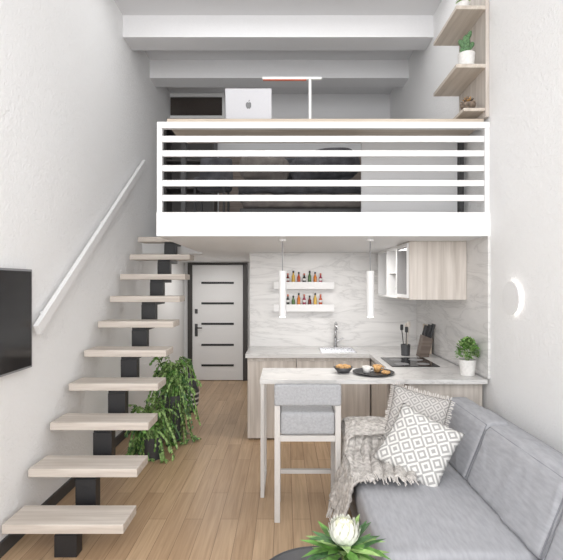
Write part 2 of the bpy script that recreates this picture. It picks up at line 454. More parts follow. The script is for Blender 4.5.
r = root('potted_cactus', (1.475, 3.66, 3.456), 'small green cactus in a white pot on a shelf', 'potted plant')
simple_pot(1.475, 3.66, 3.457, 0.06, 0.068, 0.11, M_pot, r)
mb = MB()
def cact(p0, p1, rr):
    p0 = Vector(p0); p1 = Vector(p1)
    mb.path([p0.lerp(p1, t) for t in (0, .15, .4, .7, .9, 1)], [rr*k for k in (.6, .9, 1, .95, .65, .15)], 9)
cx_, cy_, cz_ = 1.475, 3.66, 3.555
cact((cx_, cy_, cz_), (cx_-0.005, cy_, cz_+0.17), 0.034)
cact((cx_-0.01, cy_, cz_+0.06), (cx_-0.060, cy_, cz_+0.13), 0.022)
cact((cx_+0.01, cy_, cz_+0.05), (cx_+0.060, cy_, cz_+0.11), 0.022)
cact((cx_, cy_, cz_+0.12), (cx_+0.038, cy_, cz_+0.205), 0.019)
cact((cx_-0.03, cy_-0.02, cz_), (cx_-0.05, cy_-0.02, cz_+0.06), 0.020)
mb.obj('cactus_stems', M_cactus, r, smooth=True)
r = root('stone_bowl_plant', (1.50, 3.69, 3.111), 'dry brown rosette plant in a dark stone bowl', 'potted plant')
MB().lathe(1.50, 3.69, [(0.03, 3.112), (0.058, 3.15), (0.062, 3.175), (0.05, 3.172)], 20).obj('bowl', M_stone, r)
mb = MB()
for k in range(34):
    a_ = k*2.4; e = 0.3+k*0.035
    mb.leaf((1.50, 3.69, 3.168), Vector((math.cos(a_)*math.cos(e), math.sin(a_)*math.cos(e), math.sin(e))), 0.07, 0.022, mi=k % 2)
mb.obj('leaves', [M_stone, M_bread], r)
r = root('potted_succulent', (1.47, 3.72, 3.922), 'small succulent in a white pot on the upper shelf', 'potted plant')
simple_pot(1.47, 3.72, 3.923, 0.04, 0.055, 0.09, M_pot, r)
mb = MB()
for k in range(26):
    a_ = k*2.4; mb.leaf((1.47, 3.72, 4.0), Vector((math.cos(a_), math.sin(a_), 0.4+k*0.05)), 0.07, 0.025)
mb.obj('leaves', M_leaf2, r)

# ---------------------------------------------------------------- loft bedroom
struct(B(-1.02, 1.26, YU-0.03, YU-0.002, 2.272, 3.75), 'trim_5', M_brown, 'walnut panelling behind the loft bed', 'wall panel')
r = root('loft_bed', (0.2, 5.4, 2.272), 'low double bed with charcoal bedding in the loft', 'bed')
B(-0.45, 0.88, 4.45, 6.55, 2.274, 2.45).obj('bed_frame', M_dark, r, bevel=0.01)
MB().cushion(-0.43, 0.86, 4.47, 6.5, 2.451, 2.62, 0.05, 0.01).obj('mattress', M_bedl, r, smooth=True)
MB().cushion(-0.47, 0.90, 4.43, 6.0, 2.60, 2.70, 0.04, 0.03, wr=0.03).obj('duvet', M_bedd, r, smooth=True)
for i, (x, y, z, mt, a_, hw) in enumerate(((-0.22, 4.78, 2.915, M_bedl, 0.12, 0.22), (0.42, 4.72, 2.915, M_bedd, -0.15, 0.32), (0.10, 5.12, 2.93, M_bedd, 0.05, 0.34))):
    def fn(p, x=x, y=y, z=z, a_=a_):
        q = p-Vector((x, y, z)); q = Matrix.Rotation(a_, 3, 'Y') @ (Matrix.Rotation(0.3, 3, 'X') @ q)
        return q+Vector((x, y, z))
    MB().cushion(x-hw, x+hw, y-0.05, y+0.05, z-0.13, z+0.15, 0.05, 0.05, fn=fn, seed=i).obj('bed_cushion', mt, label=('charcoal' if mt is M_bedd else 'taupe')+' plump bed cushion leaning on the duvet', cat='cushion', group='cushions on the loft bed', smooth=True)
r = root('wardrobe', (1.45, 5.9, 2.272), 'white two-door wardrobe in the loft', 'wardrobe')
B(1.29, 1.625, 5.62, 6.9, 2.274, 3.55).obj('body', M_white, r)
for y in (5.64, 6.27):
    B(1.27, 1.289, y, y+0.61, 2.29, 3.53).obj('door', M_white, r, bevel=0.002)
r = root('office_chair', (-0.68, 4.35, 2.272), 'dark upholstered chair at the loft desk', 'chair')
MB().cushion(-0.86, -0.54, 4.18, 4.55, 2.62, 2.70, 0.03, 0.01).obj('seat', M_bedd, r, smooth=True)
MB().cushion(-0.86, -0.54, 4.56, 4.62, 2.64, 2.98, 0.03, 0.01).obj('backrest', M_bedd, r, smooth=True)
for x in (-0.84, -0.57):
    for y in (4.2, 4.53):
        MB().rod((x, y, 2.274), (x, y, 2.63), 0.012).obj('leg', M_black, r)
r = root('bookcase', (-1.35, 6.7, 2.272), 'dark open bookcase against the loft wall', 'bookcase')
mb = MB(); mb.box(-1.77, -1.74, 6.6, 6.94, 2.274, 4.0); mb.box(-1.07, -1.04, 6.6, 6.94, 2.274, 4.0); mb.box(-1.74, -1.07, 6.92, 6.94, 2.274, 4.0)
mb.obj('carcass', M_frame, r)
for z in (2.3, 2.7, 3.1, 3.5, 3.97):
    B(-1.739, -1.071, 6.6, 6.919, z, z+0.025).obj('shelf', M_frame, r)
r = root('window_1', (-1.36, 6.94, 4.3), 'narrow dark clerestory window with white frame', 'window'); r['kind'] = 'structure'
mb = MB(); mb.box(-1.775, -0.94, 6.945, 6.978, 4.59, 4.645); mb.box(-0.97, -0.93, 6.945, 6.978, 4.30, 4.59); mb.box(-1.775, -0.94, 6.945, 6.978, 4.26, 4.30)
mb.obj('window_frame', M_white, r)
B(-1.774, -0.971, 6.965, 6.977, 4.301, 4.589).obj('glass', plain('dark_window_glass', (0.06, 0.05, 0.045), 0.1), r)

# ---------------------------------------------------------------- kitchen
ZT = 0.94
def cabinet(name, x0, x1, y0, y1, label, n=1):
    r = root(name, ((x0+x1)/2, (y0+y1)/2, 0), label, 'cabinet')
    B(x0, x1, y0+0.02, y1, 0.07, 0.895).obj('body', M_cab, r)
    B(x0+0.01, x1-0.01, y0+0.06, y1, 0.001, 0.07).obj('plinth', M_cab, r)
    wd = (x1-x0)/n
    for k in range(n):
        B(x0+wd*k+0.003, x0+wd*(k+1)-0.003, y0, y0+0.019, 0.02, 0.86).obj('door', M_cab, r, bevel=0.002)
    return r
cabinet('kitchen_cabinet', -0.41, 0.12, 4.90, 5.495, 'pale ash base cabinet at the open end of the kitchen')
cabinet('kitchen_cabinet', 0.125, 0.93, 4.90, 5.495, 'pale ash sink base cabinet with two doors', n=2)
r = root('kitchen_cabinet', (1.28, 4.7, 0), 'pale ash side run of cabinets below the cooktop', 'cabinet')
B(0.955, 1.605, 4.1, 5.495, 0.07, 0.895).obj('body', M_cab, r)
B(0.975, 1.605, 4.12, 5.495, 0.0005, 0.07).obj('plinth', M_cab, r)
B(0.936, 0.954, 4.11, 4.49, 0.08, 0.86).obj('door', M_cab, r, bevel=0.002)
B(0.936, 0.954, 4.50, 4.885, 0.08, 0.86).obj('door', M_cab, r, bevel=0.002)
r = root('kitchen_worktop', (0.6, 5.2, 0.9), 'pale stone kitchen worktop with an inset sink', 'worktop')
mb = MB()
mb.box(-0.43, 0.40, 4.88, 5.498, 0.897, ZT); mb.box(0.80, 1.608, 4.88, 5.498, 0.897, ZT)
mb.box(0.40, 0.80, 4.88, 4.97, 0.897, ZT); mb.box(0.40, 0.80, 5.36, 5.498, 0.897, ZT)
mb.box(0.92, 1.608, 4.08, 4.88, 0.897, ZT)
mb.obj('slab', M_stonetop, r)
mb = MB(); mb.box(0.401, 0.799, 4.971, 5.359, 0.899, 0.905); mb.box(0.401, 0.41, 4.971, 5.359, 0.905, 0.944); mb.box(0.79, 0.799, 4.971, 5.359, 0.905, 0.944); mb.box(0.41, 0.79, 4.971, 4.98, 0.905, 0.944); mb.box(0.41, 0.79, 5.35, 5.359, 0.905, 0.944)
mb.obj('sink', M_steel, r)
r = root('faucet', (0.61, 5.43, ZT), 'chrome kitchen faucet with angular spout', 'faucet')
MB().lathe(0.61, 5.43, [(0.028, 0.941), (0.028, 0.955), (0.02, 0.96), (0.02, 1.05)], 16).obj('base', M_steel, r)
MB().path([(0.61,5.43,1.04),(0.61,5.43,1.20),(0.61,5.42,1.225),(0.61,5.39,1.235),(0.60,5.26,1.225),(0.60,5.24,1.21),(0.60,5.24,1.17)], 0.015).obj('spout', M_steel, r, smooth=True)
MB().rod((0.63, 5.43, 1.01), (0.70, 5.42, 1.05), 0.009).obj('lever', M_steel, r)
r = root('breakfast_bar', (0.7, 3.8, 0), 'long pale stone breakfast bar with slim metal legs', 'bar table')
B(-0.20, 1.608, 3.57, 4.075, 0.905, ZT).obj('bar_top', M_stonetop, r, bevel=0.003)
B(-0.195, -0.165, 3.575, 3.605, 0.001, 0.904).obj('leg', M_chairl, r, bevel=0.002)
B(-0.195, -0.165, 4.03, 4.06, 0.001, 0.904).obj('leg', M_chairl, r, bevel=0.002)
B(-0.195, -0.165, 3.606, 4.029, 0.001, 0.03).obj('foot_rail', M_chairl, r)
B(1.0, 1.605, 3.66, 4.07, 0.001, 0.904).obj('end_cabinet', M_cab, r)
r = root('cooktop', (1.2, 4.3, ZT), 'black glass cooktop set on the worktop', 'cooktop')
B(0.98, 1.42, 4.12, 4.62, 0.941, 0.947).obj('glass', M_screen, r, bevel=0.002)
for (x, y, q) in ((1.1, 4.24, 0.07), (1.3, 4.24, 0.06), (1.1, 4.48, 0.06), (1.3, 4.48, 0.07)):
    MB().lathe(x, y, [(q, 0.9472), (q, 0.9478)], 28).obj('burner_ring', M_grey, r)
r = root('knife_block', (1.47, 4.70, ZT), 'dark knife block filled with black handled knives', 'knife block')
mb = MB()
vs = [mb.bm.verts.new(p) for p in ((1.39,4.66,0.942),(1.49,4.66,0.942),(1.49,4.78,0.942),(1.39,4.78,0.942),(1.43,4.64,1.17),(1.53,4.64,1.13),(1.53,4.76,1.13),(1.43,4.76,1.17))]
for f in ((0,3,2,1),(4,5,6,7),(0,1,5,4),(1,2,6,5),(2,3,7,6),(3,0,4,7)): mb.bm.faces.new([vs[i] for i in f])
mb.obj('block', M_brown, r, bevel=0.006)
for i in range(6):
    x = 1.445+0.033*(i % 3); y = 4.68+0.05*(i//3)
    h = 0.11+0.02*((i*7) % 3)
    z = 1.165-0.4*(x-1.43)
    MB().rod((x, y, z), (x+h*0.28, y-0.01, z+h), 0.011, 0.013, 8).obj('knife_handle', M_black, r)
r = root('utensil_jar', (1.28, 4.78, ZT), 'dark jar holding wooden and black utensils', 'utensil jar')
MB().lathe(1.28, 4.78, [(0.045,0.942),(0.05,1.06),(0.044,1.06),(0.04,0.96)], 20).obj('jar', M_potd, r)
for i, (dx, dy, h) in enumerate(((-0.02,0,0.16),(0.02,0.01,0.19),(0,-0.02,0.14),(0.01,0.02,0.17))):
    mb = MB(); mb.rod((1.28+dx*0.6, 4.78+dy*0.6, 0.97), (1.28+dx*2, 4.78+dy*2, 1.06+h), 0.005, seg=6)
    mb.cushion(1.28+dx*2-0.016, 1.28+dx*2+0.016, 4.776+dy*2, 4.784+dy*2, 1.05+h, 1.11+h, 0.004, 0.001, cuts=4, wr=0)
    mb.obj('utensil', M_tread if i % 2 else M_black, r)
B(1.56, 1.585, 4.85, 5.1, 0.942, 1.25).obj('chopping_board', M_desk, label='pale wooden chopping board leaning by the marble wall', cat='chopping board', bevel=0.006)
r = root('wall_cabinet', (1.35, 4.7, 1.56), 'pale ash wall cabinet with white open compartments', 'cabinet')
B(1.10, 1.607, 3.98, 4.42, 1.56, 2.078).obj('closed_cabinet', M_cab, r, bevel=0.002)
mb = MB(); mb.box(1.088, 1.0995, 4.0, 4.03, 1.575, 2.065); mb.box(1.088, 1.0995, 4.38, 4.41, 1.575, 2.065); mb.box(1.088, 1.0995, 4.03, 4.38, 2.035, 2.065); mb.box(1.088, 1.0995, 4.03, 4.38, 1.575, 1.605)
dr_ = mb.obj('door', M_white, r)
B(1.092, 1.0985, 4.031, 4.379, 1.606, 2.034).obj('glass_pane', M_smoke, dr_)
mb = MB()
mb.box(1.10, 1.607, 4.425, 5.33, 1.56, 1.58); mb.box(1.10, 1.607, 4.425, 5.33, 2.058, 2.078)
mb.box(1.10, 1.607, 4.425, 4.445, 1.58, 2.058); mb.box(1.10, 1.607, 5.31, 5.33, 1.58, 2.058); mb.box(1.10, 1.607, 4.87, 4.885, 1.58, 2.058)
mb.box(1.59, 1.607, 4.445, 5.31, 1.58, 2.058)
mb.obj('open_cabinet', M_white, r)
B(1.13, 1.589, 4.446, 4.869, 1.81, 1.825).obj('shelf', M_white, r)
for y in (4.52, 4.62, 4.74, 5.02, 5.15):
    MB().lathe(1.2, y, [(0.025,1.581),(0.035,1.66),(0.033,1.66),(0.02,1.59)], 14).obj('drinking_glass', M_smoke, label='small smoked glass inside the open wall cabinet', cat='glass', group='glasses in the wall cabinet')
for z in (1.64, 1.37):
    r = root('wall_ledge', (0.23, 5.44, z), 'narrow white picture ledge holding small bottles', 'shelf', 'white bottle ledges')
    B(-0.135, 0.59, 5.40, 5.498, z, z+0.014).obj('ledge_base', M_white, r)
    B(-0.135, 0.59, 5.390, 5.399, z, z+0.085).obj('front_lip', M_white, r)
cols = [(0.14,0.02,0.015), (0.62,0.20,0.03), (0.02,0.02,0.02), (0.65,0.42,0.08), (0.30,0.03,0.07), (0.08,0.16,0.05), (0.45,0.08,0.03)]
nm = ['dark red', 'amber', 'black', 'honey coloured', 'burgundy', 'dark green', 'russet']
M_btl = [plain('bottle_glass_'+nm[i].replace(' ', '_'), cols[i], 0.15) for i in range(7)]
for zi, z in enumerate((1.655, 1.385)):
    for k in range(7):
        x = 0.035+0.066*k; ci = (k*3+zi*2) % 7
        h = 0.175+0.03*((k*5+zi) % 3)/2
        r = root('sauce_bottle', (x, 5.45, z), 'small %s bottle on the white ledge' % nm[ci], 'bottle', 'sauce bottles on the wall ledges')
        MB().lathe(x, 5.45, [(0.019,z),(0.020,z+0.01),(0.020,z+h*0.68),(0.009,z+h*0.80),(0.009,z+h*0.88)], 12).obj('glass_body', M_btl[ci], r, smooth=True)
        MB().rod((x,5.45,z+h*0.88),(x,5.45,z+h),0.011,seg=10).obj('cap', M_black if k % 3 else M_red, r)
        if k % 3 == 0: MB().rod((x,5.45,z+h*0.5),(x,5.45,z+h*0.64),0.0208,seg=12).obj('paper_sticker', M_pot, r)
for x in (-0.02, 0.72):
    r = root('pendant_lamp', (x, 3.8, 1.42), 'slim white cylinder pendant lamp over the breakfast bar', 'pendant lamp', 'pendants over the bar')
    MB().lathe(x, 3.8, [(0.03, 2.060), (0.03, 2.079)], 24).obj('canopy', M_white, r)
    MB().rod((x,3.8,1.81),(x,3.8,2.060),0.004,seg=8).obj('cord', M_grey, r)
    MB().rod((x,3.8,1.425),(x,3.8,1.81),0.032,seg=28).obj('lamp_shade', M_white, r)
    MB().rod((x,3.8,1.420),(x,3.8,1.4245),0.026,seg=24).obj('bulb', M_glow, r)
r = root('wall_sconce', (1.6, 3.2, 1.6), 'round white softly glowing wall lamp above the sofa', 'wall lamp')
MB().rod((1.612, 3.2, 1.6), (1.628, 3.2, 1.6), 0.100, seg=36).obj('mount', M_glow, r)
MB().rod((1.600, 3.2, 1.6), (1.6115, 3.2, 1.6), 0.120, 0.119, seg=48).obj('disc', M_white, r, bevel=0.004)

# items on bar
r = root('pastry_bowl', (0.50, 3.86, ZT), 'dark ceramic bowl filled with pastries', 'bowl')
MB().lathe(0.50, 3.86, [(0.035,0.942),(0.05,0.944),(0.085,0.99),(0.08,0.99),(0.045,0.955)], 28).obj('bowl', M_potd, r, smooth=True)
for k in range(6):
    a_ = k*1.05; x = 0.50+0.042*math.cos(a_); y = 3.86+0.042*math.sin(a_)
    MB().cushion(x-0.022, x+0.022, y-0.016, y+0.016, 0.977, 1.005, 0.012, 0.002, cuts=6, wr=0.002).obj('pastry', M_bread, label='small golden brown pastry in the bowl', cat='pastry', group='pastries in the bowl', smooth=True)
r = root('serving_tray', (0.73, 3.83, ZT), 'large round black serving tray on the breakfast bar', 'tray')
MB().lathe(0.75, 3.82, [(0.14,0.942),(0.175,0.957),(0.17,0.960),(0.138,0.948)], 40).obj('tray', M_black, r, smooth=True)
for i, (x, y) in enumerate(((0.69, 3.80), (0.79, 3.85))):
    r = root('coffee_cup', (x, y, 0.949), 'small %s coffee cup on the black tray' % ('white' if i == 0 else 'tan'), 'cup', 'cups on the tray')
    MB().lathe(x, y, [(0.024,0.9495),(0.040,1.005),(0.037,1.005),(0.02,0.955)], 24).obj('cup', M_pot if i == 0 else M_bread, r, smooth=True)
    MB().path([(x+0.036,y,0.995),(x+0.056,y,0.99),(x+0.053,y,0.97),(x+0.03,y,0.968)], 0.005, 6).obj('handle', M_pot if i == 0 else M_bread, r)
    MB().rod((x,y,0.993),(x,y,0.997),0.034).obj('coffee', M_coffee, r)
for k in range(4):
    x = 0.84+0.02*math.cos(k*1.6)+0.005; y = 3.77+0.03*math.sin(k*1.6)
    MB().cushion(x-0.016, x+0.016, y-0.013, y+0.013, 0.949, 0.972, 0.01, 0.002, cuts=5, wr=0.002).obj('biscuit', M_bread, label='small round golden biscuit on the black tray', cat='biscuit', group='biscuits on the tray', smooth=True)
r = root('potted_herb', (1.52, 3.75, ZT), 'bushy green herb in a pale ribbed pot', 'potted plant')
simple_pot(1.52, 3.75, 0.942, 0.055, 0.068, 0.13, M_pot, r)
mb = MB()
for k in range(700):
    a_ = random.uniform(0, 6.28); e = random.uniform(-0.3, 1.5); R = random.uniform(0.5, 1)
    d = Vector((math.cos(a_)*math.cos(e), math.sin(a_)*math.cos(e), math.sin(e)))
    p = Vector((1.52, 3.75, 1.13))+Vector((d.x*0.088, d.y*0.088, d.z*0.115))*R
    mb.leaf(p, d+Vector((random.uniform(-.8,.8), random.uniform(-.8,.8), random.uniform(-.3,.8))), 0.026, 0.02, mi=k % 2)
for k in range(10):
    a_ = k*0.63; mb.rod((1.52, 3.75, 1.03), (1.52+0.04*math.cos(a_), 3.75+0.04*math.sin(a_), 1.15), 0.002, seg=5)
mb.obj('foliage', [M_leaf2, M_leaf], r)

# ---------------------------------------------------------------- bar chair
r = root('bar_chair', (0.18, 3.36, 0), 'grey upholstered bar chair with pale square metal frame', 'chair')
cx0, cx1, cy0, cy1 = -0.075, 0.398, 3.20, 3.54; lw = 0.040
MB().cushion(cx0-0.001, cx1+0.001, cy0-0.014, cy0+0.044, 0.835, 0.985, 0.012, 0.001, wr=0.0).obj('backrest', M_chairf, r, smooth=True)
MB().cushion(cx0+lw+0.001, cx1-lw-0.001, cy0+0.01, cy1-0.01, 0.622, 0.785, 0.02, 0.003, wr=0.001).obj('seat', M_chairf, r, smooth=True)
for x in (cx0, cx1-lw):
    B(x, x+lw, cy0, cy0+0.032, 0.001, 0.834).obj('leg', M_chairl, r, bevel=0.002)
    B(x, x+lw, cy1-0.032, cy1, 0.001, 0.80).obj('leg', M_chairl, r, bevel=0.002)
    B(x, x+lw, cy0+0.033, cy1-0.033, 0.77, 0.80).obj('armrest', M_chairl, r)
    B(x, x+lw, cy0+0.033, cy1-0.033, 0.59, 0.62).obj('side_rail', M_chairl, r)
B(cx0+lw+.001, cx1-lw-.001, cy0, cy0+0.03, 0.58, 0.62).obj('rear_rail', M_chairl, r)
B(cx0+lw+.001, cx1-lw-.001, cy1-0.03, cy1, 0.58, 0.62).obj('front_rail', M_chairl, r)
B(cx0+lw+.001, cx1-lw-.001, cy1-0.03, cy1, 0.22, 0.25).obj('footrest', M_chairl, r)

# ---------------------------------------------------------------- sofa
r = root('sofa', (1.02, 2.2, 0), 'long light grey fabric sofa along the plaster wall', 'sofa')
B(0.47, 1.60, 0.9, 3.46, 0.06, 0.26).obj('base', M_sofa, r, bevel=0.02, seg=3)
for x in (0.52, 1.5):
    for y in (1.0, 3.36):
        B(x, x+0.05, y, y+0.05, 0.001, 0.06).obj('leg', M_black, r)
for (a_, b_) in ((2.05, 3.22), (1.10, 2.04)):
    MB().cushion(0.455, 1.24, a_, b_, 0.262, 0.455, 0.045, 0.012, cuts=40, wr=0.003, seed=a_, cr=0.006).obj('seat_cushion', M_sofa, r, smooth=True)
MB().cushion(0.46, 1.10, 3.235, 3.47, 0.262, 0.60, 0.05, 0.01, wr=0.004).obj('armrest', M_sofa, r, smooth=True)
MB().cushion(0.46, 1.26, 0.88, 1.09, 0.262, 0.60, 0.05, 0.01, wr=0.004).obj('armrest', M_sofa, r, smooth=True)
MB().cushion(1.44, 1.605, 0.9, 3.54, 0.262, 0.74, 0.05, 0.003, wr=0.002, cuts=18).obj('backrest', M_sofab, r, smooth=True)
def lean(p):
    return Vector((p.x+(p.z-0.45)*0.40, p.y, p.z))
for i, (a_, b_) in enumerate(((2.83, 3.53), (2.0, 2.825), (1.1, 1.995))):
    cb = MB().cushion(1.12, 1.29, a_, b_, 0.455, 0.82, 0.040, 0.010, cuts=40, wr=0.004, fn=lean, seed=i*3.3, cr=0.008).obj('back_cushion', M_sofab, r, smooth=True)
    q = 0.010
    pts = [lean(Vector(p)) for p in ((1.127, a_+q, 0.48), (1.127, a_+q, 0.785), (1.135, a_+0.02, 0.807), (1.135, b_-0.02, 0.807), (1.127, b_-q, 0.785), (1.127, b_-q, 0.48))]
    MB().path(pts, 0.004, 6).obj('piping', M_seam, cb)

def pillow(name, c, size, thick, rot, mat, label, fringe=False, group=None, n=26):
    mb = MB(); bm = mb.bm; uvl = bm.loops.layers.uv.new('UVMap')
    R = rot.to_3x3()
    top = {}; bot = {}
    def pt(u, v, sgn):
        x = u*size/2*(1-0.07*(1-v*v)*0.9*abs(u)); y = v*size/2*(1-0.07*(1-u*u)*0.9*abs(v))
        h = thick/2*(max(0, (1-u**4)*(1-v**4)))**0.6
        h *= 1+0.15*noise.noise(Vector((u*2, v*2, c[0]*9)))
        return Vector(c)+R @ Vector((x, y, sgn*h))
    for i in range(n+1):
        for j in range(n+1):
            u = -1+2*i/n; v = -1+2*j/n
            top[i, j] = bm.verts.new(pt(u, v, 1))
            bot[i, j] = top[i, j] if i in (0, n) or j in (0, n) else bm.verts.new(pt(u, v, -1))
    for D, fl in ((top, 0), (bot, 1)):
        for i in range(n):
            for j in range(n):
                q = [(i, j), (i+1, j), (i+1, j+1), (i, j+1)]
                if fl: q = q[::-1]
                f = bm.faces.new([D[k] for k in q])
                for l, k in zip(f.loops, q): l[uvl].uv = (k[0]/n, k[1]/n)
    o = mb.obj(name, mat, None, smooth=True, label=label, cat='cushion', group=group)
    if fringe:
        mb = MB()
        for k in range(4):
            for t in range(30):
                s_ = -1+2*(t+0.5)/30
                u, v = ((s_, 1), (s_, -1), (1, s_), (-1, s_))[k]
                p = pt(u, v, 0)
                d = R @ Vector(((0, 0.026, 0), (0, -0.026, 0), (0.026, 0, 0), (-0.026, 0, 0))[k])
                mb.rod(p, p+d+Vector((random.uniform(-.006, .006), 0, random.uniform(-.006, .006))), 0.004, 0.003, 5)
        mb.obj('fringe', M_fringe, o)
    return o
def prot(yaw, tilt, roll):
    base = Matrix.Rotation(math.radians(90), 4, 'X')
    return Matrix.Rotation(yaw, 4, 'Z') @ Matrix.Rotation(-tilt, 4, 'X') @ base @ Matrix.Rotation(roll, 4, 'Z')
pillow('cushion', (0.865, 2.92, 0.650), 0.43, 0.13, prot(math.radians(-20), math.radians(36), math.radians(-24)), M_pil1, 'cream cushion with fine grey diamond pattern on the sofa', group='cushions on the sofa')
pillow('cushion', (0.92, 3.15, 0.750), 0.40, 0.12, prot(math.radians(-12), math.radians(25), math.radians(-14)), M_pil2, 'beige grey patterned cushion with pale fringe on the sofa', fringe=True, group='cushions on the sofa')

# ---------------------------------------------------------------- knitted throw
mb = MB(); bm = mb.bm
def sheet(P, nu, nv, th=0.010):
    g = {}
    for i in range(nu+1):
        for j in range(nv+1):
            g[i, j] = Vector(P(i/nu, j/nv))
    vs = {}
    for i in range(nu+1):
        for j in range(nv+1):
            a_ = g[min(i+1, nu), j]-g[max(i-1, 0), j]; b_ = g[i, min(j+1, nv)]-g[i, max(j-1, 0)]
            nrm = a_.cross(b_); nrm = nrm.normalized() if nrm.length > 1e-9 else Vector((0,0,1))
            k = 0.007*abs(math.sin((i+2.2*abs((j % 12)-6)/3)*math.pi/4))*(1+0.4*math.sin(j*math.pi/2.5))
            vs[i, j, 0] = bm.verts.new(g[i, j]+nrm*(th/2+k)); vs[i, j, 1] = bm.verts.new(g[i, j]-nrm*(th/2+k*0.7))
    for s_ in (0, 1):
        for i in range(nu):
            for j in range(nv):
                bm.faces.new([vs[i,j,s_], vs[i+1,j,s_], vs[i+1,j+1,s_], vs[i,j+1,s_]])
    for i in range(nu):
        bm.faces.new([vs[i,0,0], vs[i+1,0,0], vs[i+1,0,1], vs[i,0,1]]); bm.faces.new([vs[i,nv,0], vs[i+1,nv,0], vs[i+1,nv,1], vs[i,nv,1]])
    for j in range(nv):
        bm.faces.new([vs[0,j,0], vs[0,j+1,0], vs[0,j+1,1], vs[0,j,1]]); bm.faces.new([vs[nu,j,0], vs[nu,j+1,0], vs[nu,j+1,1], vs[nu,j,1]])
    return g
def interp(pts, t):
    L = [0]
    for a_, b_ in zip(pts, pts[1:]): L.append(L[-1]+math.dist(a_, b_))
    s_ = t*L[-1]
    for k in range(len(pts)-1):
        if s_ <= L[k+1]+1e-9:
            q = (s_-L[k])/(L[k+1]-L[k]); return [pts[k][m]*(1-q)+pts[k+1][m]*q for m in range(len(pts[0]))]
    return list(pts[-1])
pa = [(3.48, 0.61), (3.44, 0.63), (3.36, 0.635), (3.26, 0.62), (3.205, 0.58), (3.16, 0.53), (3.08, 0.505), (2.96, 0.495), (2.80, 0.488)]
def PA(u, v):
    y, z = interp(pa, v)
    x = 0.435+0.34*u+0.03*math.sin(v*9)*(u if u > 0.3 else 0.3)*0.8
    f = 0.024*math.sin(u*19+v*6)+0.026*noise.noise(Vector((u*4, v*5, 1)))
    return (x+0.01-0.04*v*(1-u), y-0.01+f*0.5-0.05*u*v, z+0.012+abs(f))
gA = sheet(PA, 88, 72)
pb = [(0.56, 0.515), (0.47, 0.515), (0.43, 0.485), (0.41, 0.40), (0.385, 0.29), (0.355, 0.16)]
def PB(u, v):
    x, z = interp(pb, v)
    y = 3.17-(0.44-0.04*v)*u
    f = 0.028*math.sin(u*15+v*2)*v+0.02*noise.noise(Vector((u*5, v*4, 7)))
    return (x-0.012-abs(f), y+f, z+0.045*math.sin(u*5)*v)
gB = sheet(PB, 76, 56)
pc = [(0.78, 0.645), (0.62, 0.655), (0.50, 0.65), (0.445, 0.625), (0.435, 0.55), (0.43, 0.42), (0.43, 0.30)]
def PC(u, v):
    x, z = interp(pc, v)
    f = 0.02*math.sin(u*15+v*3)+0.015*noise.noise(Vector((u*4, v*4, 3)))
    fx = 0.012*math.sin(u*15+v*3) if v > 0.4 else 0
    return (x-abs(fx), 3.47-0.34*u+f*0.3, z+abs(f)*(0.9 if v < 0.5 else 0.2))
gC = sheet(PC, 60, 56)
thr = mb.obj('knitted_throw', M_knit, None, smooth=True, label='pale grey beige fringed knitted throw draped over the sofa arm', cat='blanket')
mb = MB()
for k in range(39):
    p = gB[min(76, k*2), 56]; mb.rod(p, p+Vector((random.uniform(-.04, .0), random.uniform(-.02, .02), -0.085)), 0.005, 0.003, 5)
mb.obj('fringe', M_fringe, thr)
mb = MB()
for k in range(43):
    p = gA[min(88, k*2+2), 72]; mb.rod(p, p+Vector((random.uniform(-.015, .015), -0.06, -0.010)), 0.005, 0.003, 5)
mb.obj('fringe', M_fringe, thr)

# ---------------------------------------------------------------- coffee table and flower
r = root('coffee_table', (0.15, 1.95, 0), 'round dark grey coffee table beside the sofa', 'coffee table')
MB().lathe(0.15, 1.95, [(0.27, 0.375), (0.283, 0.38), (0.283, 0.40), (0.275, 0.403), (0.27, 0.398)], 64).obj('table_top', M_potd, r)
MB().lathe(0.15, 1.95, [(0.16, 0.001), (0.16, 0.012), (0.025, 0.02), (0.022, 0.374)], 32).obj('pedestal', M_black, r)
r = root('protea_arrangement', (0.26, 1.98, 0.4), 'white protea flower with long loose green leaves in a dark vase', 'flower')
FX, FY = 0.26, 1.98
MB().lathe(FX, FY, [(0.045, 0.404), (0.06, 0.43), (0.055, 0.47), (0.04, 0.49), (0.035, 0.49)], 28).obj('vase', M_potd, r, smooth=True)
MB().rod((FX, FY, 0.46), (FX, FY, 0.56), 0.012).obj('stem', M_stem, r)
mb = MB()
for k in range(40):
    a_ = k*2.39996+0.3; e = random.uniform(-0.1, 0.85)
    d = Vector((math.cos(a_)*math.cos(e), math.sin(a_)*math.cos(e), math.sin(e)))
    L = random.uniform(0.13, 0.20)
    mb.leaf((FX+d.x*0.015, FY+d.y*0.015, 0.50+0.05*k/40), d, L, 0.046, droop=random.uniform(0.05, 0.3), mi=(0, 1, 2)[k % 3])
mb.obj('leaves', [M_leaf, M_leaf2, M_leaf3], r)
MB().lathe(FX, FY, [(0.015, 0.555), (0.044, 0.575), (0.056, 0.605), (0.052, 0.635), (0.034, 0.658), (0.006, 0.668)], 24).obj('flower_heart', M_budc, r, smooth=True)
mb = MB()
for ring, (n_, rad, z, L, el) in enumerate(((12, 0.036, 0.558, 0.080, 1.0), (12, 0.046, 0.570, 0.080, 1.2), (11, 0.052, 0.585, 0.075, 1.42), (10, 0.052, 0.600, 0.070, 1.65), (8, 0.042, 0.618, 0.062, 1.95))):
    for k in range(n_):
        a_ = 6.283*(k+0.5*(ring % 2))/n_
        o_ = Vector((math.cos(a_), math.sin(a_), 0))
        d = o_*math.cos(el)+Vector((0, 0, math.sin(el)))
        mb.leaf(Vector((FX, FY, z))+o_*rad, d, L, 0.034, up=o_, fold=-0.12, droop=0.05)
mb.obj('petals', M_bud, r)

